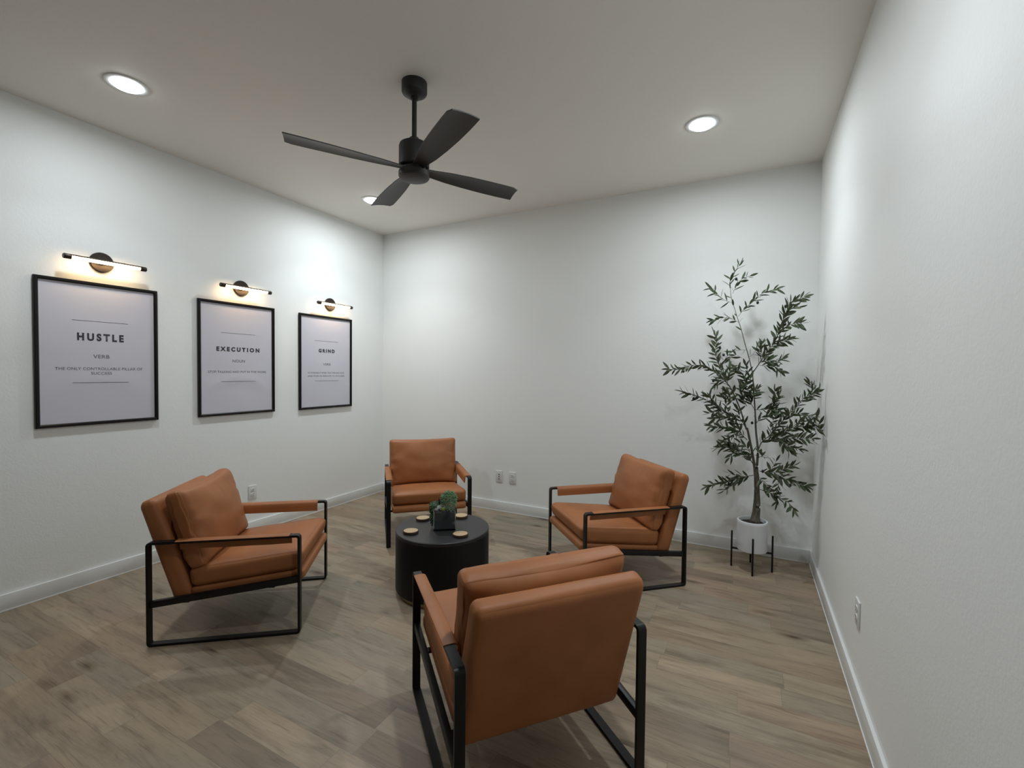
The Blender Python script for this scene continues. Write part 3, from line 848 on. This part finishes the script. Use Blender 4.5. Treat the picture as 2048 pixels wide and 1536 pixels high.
# ================================================================ TREE AND STAND
PX, PY = 0.042, 3.800
def stand():
    t = thing('plant_stand', 'black metal four-legged stand carrying the white pot', 'plant stand', (PX, PY, 0))
    a0 = math.radians(2.5)
    for k in range(4):
        a = a0 + k*PI/2; r = 0.134
        bm = bmesh.new(); add_box(bm, (-0.006, -0.006, 0), (0.006, 0.006, 0.268), 0.0012, 2, Matrix.Translation((r*math.cos(a), r*math.sin(a), 0)) @ Matrix.Rotation(a, 4, 'Z'))
        obj('leg', bm, M['black'], t, True, 0.6)
    for k in range(2):
        bm = bmesh.new(); add_box(bm, (-0.129, -0.006, 0.133-0.010*k), (0.129, 0.006, 0.145-0.010*k), 0.001, 1, Matrix.Rotation(a0+k*PI/2, 4, 'Z'))
        obj('cross_bar', bm, M['black'], t)
stand()
TREE_BRANCHES = [
    (0.0015, 0.001, 1, [[-0.14,3.82,2.083],[-0.138,3.823,2.162],[-0.111,3.827,2.213],[-0.081,3.83,2.263]]),
    (0.0012, 0.001, 0.9, [[-0.124,3.82,2.047],[-0.097,3.807,2.104],[-0.062,3.793,2.146],[-0.013,3.78,2.161]]),
    (0.0012, 0.001, 0.9, [[-0.129,3.82,1.981],[-0.179,3.83,2.004],[-0.229,3.84,2.053],[-0.281,3.85,2.112]]),
    (0.0012, 0.001, 1, [[-0.082,3.81,1.873],[-0.05,3.797,1.917],[0.01,3.785,1.972],[0.069,3.772,2.026],[0.156,3.76,2.051]]),
    (0.0012, 0.001, 1, [[-0.078,3.81,1.829],[-0.128,3.823,1.859],[-0.185,3.837,1.872],[-0.255,3.85,1.858]]),
    (0.0012, 0.001, 0.6, [[-0.025,3.8,1.623],[-0.068,3.82,1.623],[-0.116,3.84,1.615]]),
    (0.0012, 0.001, 0.6, [[-0.001,3.8,1.571],[0.025,3.785,1.596],[0.043,3.77,1.638]]),
    (0.0012, 0.001, 0.5, [[-0.051,3.8,1.563],[-0.098,3.785,1.588],[-0.128,3.77,1.562]]),
    (0.0035, 0.001, 1.5, [[0.025,3.8,1.459],[0.065,3.783,1.527],[0.1,3.766,1.586],[0.159,3.749,1.684],[0.189,3.731,1.781],[0.221,3.714,1.884],[0.246,3.697,1.945],[0.319,3.68,1.97]]),
    (0.0015, 0.001, 1.6, [[0.143,3.76,1.652],[0.184,3.73,1.674],[0.245,3.7,1.687]]),
    (0.0015, 0.001, 1.2, [[0.17,3.76,1.727],[0.217,3.727,1.772],[0.256,3.693,1.791],[0.308,3.66,1.794]]),
    (0.0015, 0.001, 1.2, [[0.208,3.72,1.853],[0.24,3.69,1.896],[0.286,3.66,1.902]]),
    (0.0015, 0.001, 1.4, [[0.072,3.78,1.536],[0.123,3.753,1.543],[0.173,3.727,1.534],[0.206,3.7,1.558]]),
    (0.0015, 0.001, 1.2, [[0.065,3.79,1.51],[0.125,3.807,1.502],[0.178,3.823,1.494],[0.201,3.84,1.469]]),
    (0.0015, 0.001, 1.6, [[0.087,3.8,1.562],[0.063,3.82,1.631],[0.078,3.84,1.667]]),
    (0.002, 0.001, 1.2, [[0.015,3.8,1.39],[-0.01,3.77,1.458],[-0.026,3.74,1.509]]),
    (0.002, 0.001, 1.7, [[0.034,3.8,1.192],[0.002,3.775,1.261],[-0.015,3.75,1.339],[-0.032,3.725,1.424],[-0.078,3.7,1.475]]),
    (0.002, 0.001, 1.7, [[0.025,3.8,1.243],[0.031,3.73,1.306],[0.059,3.66,1.343]]),
    (0.002, 0.001, 1.6, [[-0.012,3.78,1.208],[-0.044,3.74,1.287],[-0.053,3.7,1.356]]),
    (0.003, 0.001, 1.6, [[-0.142,3.72,1.371],[-0.172,3.736,1.439],[-0.206,3.752,1.518],[-0.233,3.768,1.615],[-0.223,3.784,1.687],[-0.241,3.8,1.742]]),
    (0.003, 0.001, 1.7, [[-0.142,3.72,1.375],[-0.186,3.703,1.422],[-0.241,3.687,1.465],[-0.304,3.67,1.499],[-0.376,3.653,1.507],[-0.456,3.637,1.476],[-0.538,3.62,1.475]]),
    (0.002, 0.001, 1.8, [[-0.142,3.72,1.379],[-0.131,3.69,1.44],[-0.123,3.66,1.491]]),
    (0.002, 0.001, 1.6, [[-0.154,3.72,1.388],[-0.199,3.68,1.388],[-0.22,3.64,1.362]]),
    (0.0015, 0.001, 1.2, [[-0.19,3.76,1.492],[-0.16,3.78,1.562],[-0.13,3.8,1.598]]),
    (0.003, 0.001, 1.4, [[-0.041,3.79,1.093],[-0.088,3.762,1.119],[-0.15,3.733,1.162],[-0.213,3.705,1.204],[-0.292,3.677,1.255],[-0.371,3.648,1.289],[-0.443,3.62,1.309]]),
    (0.0015, 0.001, 1.2, [[-0.126,3.74,1.136],[-0.151,3.71,1.233],[-0.166,3.68,1.294]]),
    (0.0015, 0.001, 1.5, [[-0.181,3.7,1.189],[-0.236,3.67,1.249],[-0.266,3.64,1.284]]),
    (0.0015, 0.001, 1.3, [[-0.15,3.72,1.158],[-0.211,3.69,1.162],[-0.257,3.66,1.153]]),
    (0.0015, 0.001, 1.3, [[-0.151,3.72,1.223],[-0.119,3.66,1.288],[-0.148,3.6,1.331]]),
    (0.003, 0.001, 1.6, [[-0.004,3.8,0.958],[-0.052,3.762,1.004],[-0.108,3.725,1.04],[-0.17,3.688,1.049],[-0.241,3.65,1.061]]),
    (0.002, 0.001, 1.6, [[-0.036,3.78,0.994],[-0.085,3.74,1.084],[-0.14,3.7,1.12],[-0.219,3.66,1.119]]),
    (0.002, 0.001, 1.5, [[-0.068,3.78,1.01],[-0.115,3.73,0.985],[-0.152,3.68,0.962]]),
    (0.002, 0.001, 1.4, [[-0.021,3.79,1.057],[-0.054,3.755,1.12],[-0.071,3.72,1.184]]),
    (0.003, 0.001, 1.7, [[0.039,3.8,0.783],[-0.001,3.765,0.839],[-0.057,3.73,0.883],[-0.128,3.695,0.909],[-0.198,3.66,0.903]]),
    (0.002, 0.001, 1.6, [[-0.057,3.76,0.879],[-0.097,3.73,0.924],[-0.145,3.7,0.942]]),
    (0.002, 0.001, 1.4, [[-0.033,3.78,0.86],[-0.089,3.75,0.86],[-0.119,3.72,0.826]]),
    (0.0025, 0.001, 1.4, [[0.041,3.8,0.699],[-0.006,3.772,0.69],[-0.061,3.744,0.676],[-0.123,3.716,0.647],[-0.187,3.688,0.641],[-0.258,3.66,0.607]]),
    (0.0015, 0.001, 1.1, [[-0.061,3.75,0.675],[-0.092,3.735,0.629],[-0.147,3.72,0.581]]),
    (0.0015, 0.001, 0.9, [[0.002,3.77,0.691],[-0.062,3.785,0.685],[-0.111,3.8,0.695]]),
    (0.0035, 0.001, 1.4, [[0.069,3.8,0.884],[0.09,3.775,0.951],[0.141,3.75,1.01],[0.205,3.725,1.103],[0.253,3.7,1.175],[0.295,3.675,1.228],[0.332,3.65,1.287],[0.375,3.625,1.313],[0.417,3.6,1.354]]),
    (0.0015, 0.001, 1.1, [[0.371,3.64,1.296],[0.373,3.61,1.344],[0.353,3.58,1.391]]),
    (0.0015, 0.001, 1.5, [[0.236,3.7,1.142],[0.289,3.673,1.18],[0.341,3.647,1.176],[0.398,3.62,1.158]]),
    (0.003, 0.001, 1.6, [[0.09,3.79,0.949],[0.164,3.75,0.986],[0.22,3.71,1.038],[0.274,3.67,1.079],[0.34,3.63,1.096],[0.383,3.59,1.095],[0.435,3.525,1.089]]),
    (0.0015, 0.001, 1.6, [[0.259,3.66,1.071],[0.304,3.627,1.126],[0.349,3.593,1.156],[0.398,3.56,1.166]]),
    (0.0015, 0.001, 1.6, [[0.32,3.64,1.089],[0.37,3.595,1.117],[0.431,3.55,1.125]]),
    (0.002, 0.001, 1.6, [[0.192,3.72,1.009],[0.255,3.68,1.002],[0.322,3.64,1.012],[0.379,3.6,1.021]]),
    (0.002, 0.001, 1.5, [[0.179,3.74,0.989],[0.222,3.707,0.962],[0.263,3.673,0.945],[0.31,3.64,0.941]]),
    (0.0015, 0.001, 1.2, [[0.206,3.7,0.97],[0.242,3.68,0.934],[0.277,3.66,0.907]]),
    (0.0015, 0.001, 0.8, [[0.146,3.77,1.017],[0.15,3.78,1.086],[0.177,3.79,1.147]]),
    (0.002, 0.001, 1.3, [[0.034,3.8,1.183],[0.087,3.775,1.187],[0.137,3.75,1.2],[0.172,3.725,1.236],[0.19,3.7,1.304]]),
    (0.002, 0.001, 1.3, [[0.151,3.74,1.209],[0.164,3.72,1.269],[0.161,3.7,1.328]]),
    (0.0015, 0.001, 1.3, [[0.108,3.76,1.198],[0.166,3.73,1.194],[0.214,3.7,1.174]]),
    (0.0015, 0.001, 1.3, [[0.049,3.78,1.08],[0.086,3.75,1.137],[0.137,3.72,1.159]]),
    (0.0025, 0.001, 1.3, [[0.08,3.8,0.734],[0.125,3.775,0.735],[0.184,3.75,0.746],[0.227,3.725,0.777],[0.282,3.7,0.813]]),
    (0.0015, 0.001, 1.1, [[0.147,3.75,0.742],[0.162,3.765,0.776],[0.184,3.78,0.819]]),
    (0.002, 0.001, 1.3, [[0.177,3.76,0.735],[0.228,3.72,0.714],[0.283,3.68,0.704],[0.35,3.64,0.691]]),
    (0.0015, 0.001, 1, [[0.191,3.73,0.742],[0.199,3.725,0.684],[0.193,3.72,0.633]]),
    (0.0025, 0.001, 1.2, [[0.082,3.8,0.601],[0.136,3.772,0.592],[0.187,3.744,0.584],[0.231,3.716,0.562],[0.265,3.688,0.549],[0.289,3.66,0.517]]),
    (0.0015, 0.001, 1, [[0.157,3.74,0.594],[0.188,3.75,0.574],[0.19,3.76,0.52]]),
    (0.0015, 0.001, 1.2, [[0.08,3.8,0.69],[0.111,3.75,0.66],[0.148,3.7,0.632]]),
    (0.0015, 0.001, 1, [[0.07,3.8,0.831],[0.099,3.75,0.859],[0.09,3.7,0.892]]),
    (0.0015, 0.001, 1.2, [[0.031,3.8,0.836],[-0.002,3.78,0.899],[-0.051,3.76,0.942]]),
]
TREE_STEMS = [
    (0.019, 0.004, 0, [[0.066,3.8,0.348],[0.078,3.8,0.458],[0.073,3.8,0.582],[0.069,3.8,0.688],[0.063,3.8,0.759],[0.067,3.8,0.884],[0.051,3.8,1.034],[0.043,3.8,1.175],[0.021,3.8,1.45]]),
    (0.017, 0.005, 0, [[0.047,3.815,0.34],[0.058,3.813,0.47],[0.061,3.811,0.578],[0.056,3.809,0.685],[0.043,3.808,0.791],[0.021,3.806,0.915],[-0.005,3.804,1.038],[-0.013,3.802,1.042],[-0.05,3.8,1.17]]),
    (0.004, 0.0015, 0.15, [[0.021,3.8,1.45],[-0.004,3.803,1.562],[-0.033,3.806,1.667],[-0.059,3.809,1.772],[-0.081,3.811,1.842],[-0.105,3.814,1.922],[-0.131,3.817,2.012],[-0.14,3.82,2.083]]),
    (0.005, 0.003, 0.5, [[-0.05,3.8,1.17],[-0.091,3.773,1.275],[-0.123,3.747,1.345],[-0.146,3.72,1.379]]),
]
OLIVES = [[-0.105,3.72,2.151],[0.053,3.72,1.954],[0.214,3.72,1.918],[0.229,3.72,1.935],[0.215,3.72,1.796],[-0.176,3.72,1.636],[-0.174,3.72,1.587],[-0.441,3.72,1.461],[-0.238,3.72,1.395],[-0.371,3.72,1.248],[-0.099,3.72,1.258],[0.101,3.72,0.739],[0.252,3.72,0.672],[0.264,3.72,0.644],[0.188,3.72,0.588],[0.025,3.72,1.088],[0.186,3.72,0.538],[-0.115,3.72,0.639]]
tree = thing('potted_olive_tree', 'tall artificial olive tree in a white pot, in the right corner', 'tree', (PX, PY, 0.1452))
OFF = Vector((PX, PY, 0.1452))
bm = bmesh.new()
add_lathe(bm, [(0.0, 0.0), (0.094, 0.0), (0.101, 0.006), (0.102, 0.20), (0.103, 0.218), (0.1005, 0.222), (0.092, 0.222), (0.0895, 0.219), (0.089, 0.19), (0.0, 0.19)], 64)
obj('pot', bm, M['pot'], tree, True, 0.7)
bm = bmesh.new()
add_lathe(bm, [(0.0, 0.186), (0.0885, 0.186), (0.0885, 0.196), (0.06, 0.202), (0.0, 0.206)], 40)
for v in bm.verts: v.co.z += 0.004*noise.noise(v.co*60) if v.co.z > 0.195 else 0
obj('soil', bm, M['soil'], tree, True)
bm = bmesh.new(); tb = bmesh.new()
for r0, r1, dn, pts in TREE_STEMS:
    P_ = smooth_path([Vector(p)-OFF for p in pts], 6)
    n = len(P_)
    rads = [(r0+(r1-r0)*(i/(n-1))**0.7)*(1+0.10*noise.noise(P_[i]*40)) for i in range(n)]
    if r0 > 0.01:
        rads[0] *= 1.7; rads[1] *= 1.5; rads[2] *= 1.3; rads[3] *= 1.12
    add_tube(tb if r0 > 0.01 else bm, P_, rads, 10)
obj('trunk', tb, M['bark'], tree, True)
leafbm = bmesh.new(); rl = random.Random(11)
def put_leaf(p, d, L):
    base = OFF + p
    tip = base + d*L
    if tip.x > XR-0.012 or tip.y > YB-0.01: return
    leaf_blade(leafbm, p, d, Vector((rl.uniform(-1, 1), rl.uniform(-1, 1), rl.uniform(-.5, 1))), L, L*rl.uniform(0.24, 0.32), rl.uniform(-.05, .18), 0.25, 5)
def twig_leaves(P_, dens, start=0.12):
    Ltot = sum((b-a).length for a, b in zip(P_, P_[1:]))
    step = 0.0135/dens; s_acc = 0.0; nxt = Ltot*start; k = 0
    for a, b in zip(P_, P_[1:]):
        l = (b-a).length; d = (b-a).normalized(); A, B = frame_axes(d, Vector((0, 1, 0.2)))
        while nxt < s_acc + l:
            p = a + d*(nxt-s_acc)
            ph = (k % 2)*PI + (PI/2 if (k//2) % 2 else 0)*0.8 + rl.uniform(-.5, .5)
            outw = A*math.cos(ph)+B*math.sin(ph)
            an = rl.uniform(0.5, 1.05)
            put_leaf(p, (d*math.cos(an)+outw*math.sin(an)).normalized(), rl.uniform(0.046, 0.078))
            k += 1; nxt += step*rl.uniform(0.6, 1.4)
        s_acc += l
    d = (P_[-1]-P_[-2]).normalized()
    put_leaf(P_[-1], d, 0.058)
twig_pts = []
for i, (r0, r1, dn, pts) in enumerate(TREE_BRANCHES + [s for s in TREE_STEMS if s[2] > 0]):
    P_ = smooth_path([Vector(p)-OFF for p in pts], 5)
    n = len(P_)
    if i < len(TREE_BRANCHES): add_tube(bm, P_, [r0+(r1-r0)*k/(n-1) for k in range(n)], 6)
    twig_pts += P_
    twig_leaves(P_, dn*1.0, 0.10 if i < len(TREE_BRANCHES) else 0.5)
# each olive hangs on a short stalk from the nearest twig
olive_at = []
for p in OLIVES:
    c = Vector(p)-OFF
    q = min(twig_pts, key=lambda a: (a.x-c.x)**2 + (a.z-c.z)**2 + 0.05*(a.y-c.y)**2)
    d_ = Vector((c.x-q.x, (c.y-q.y)*0.15, c.z-q.z))
    if d_.length > 0.030: d_ = d_.normalized()*0.030
    if d_.length < 0.012: d_ = Vector((0.006, -0.010, -0.012))
    c = q + d_; olive_at.append(c)
    add_tube(bm, [q, q+d_*0.5+Vector((0, 0, 0.002)), c], 0.0007, 5)
obj('branches', bm, M['bark'], tree, True)
obj('foliage', leafbm, M['leaf'], tree, True)
for c in olive_at:
    bm = bmesh.new()
    add_lathe(bm, [(0.0, -0.0115), (0.0045, -0.0105), (0.0078, -0.006), (0.009, 0.0), (0.0078, 0.006), (0.0045, 0.0105), (0.0, 0.0115)], 14,
              mtx=Matrix.Translation(c) @ Matrix.Rotation(rl.uniform(-.4, .4), 4, 'X'))
    obj('olive', bm, M['olive'], tree, True)
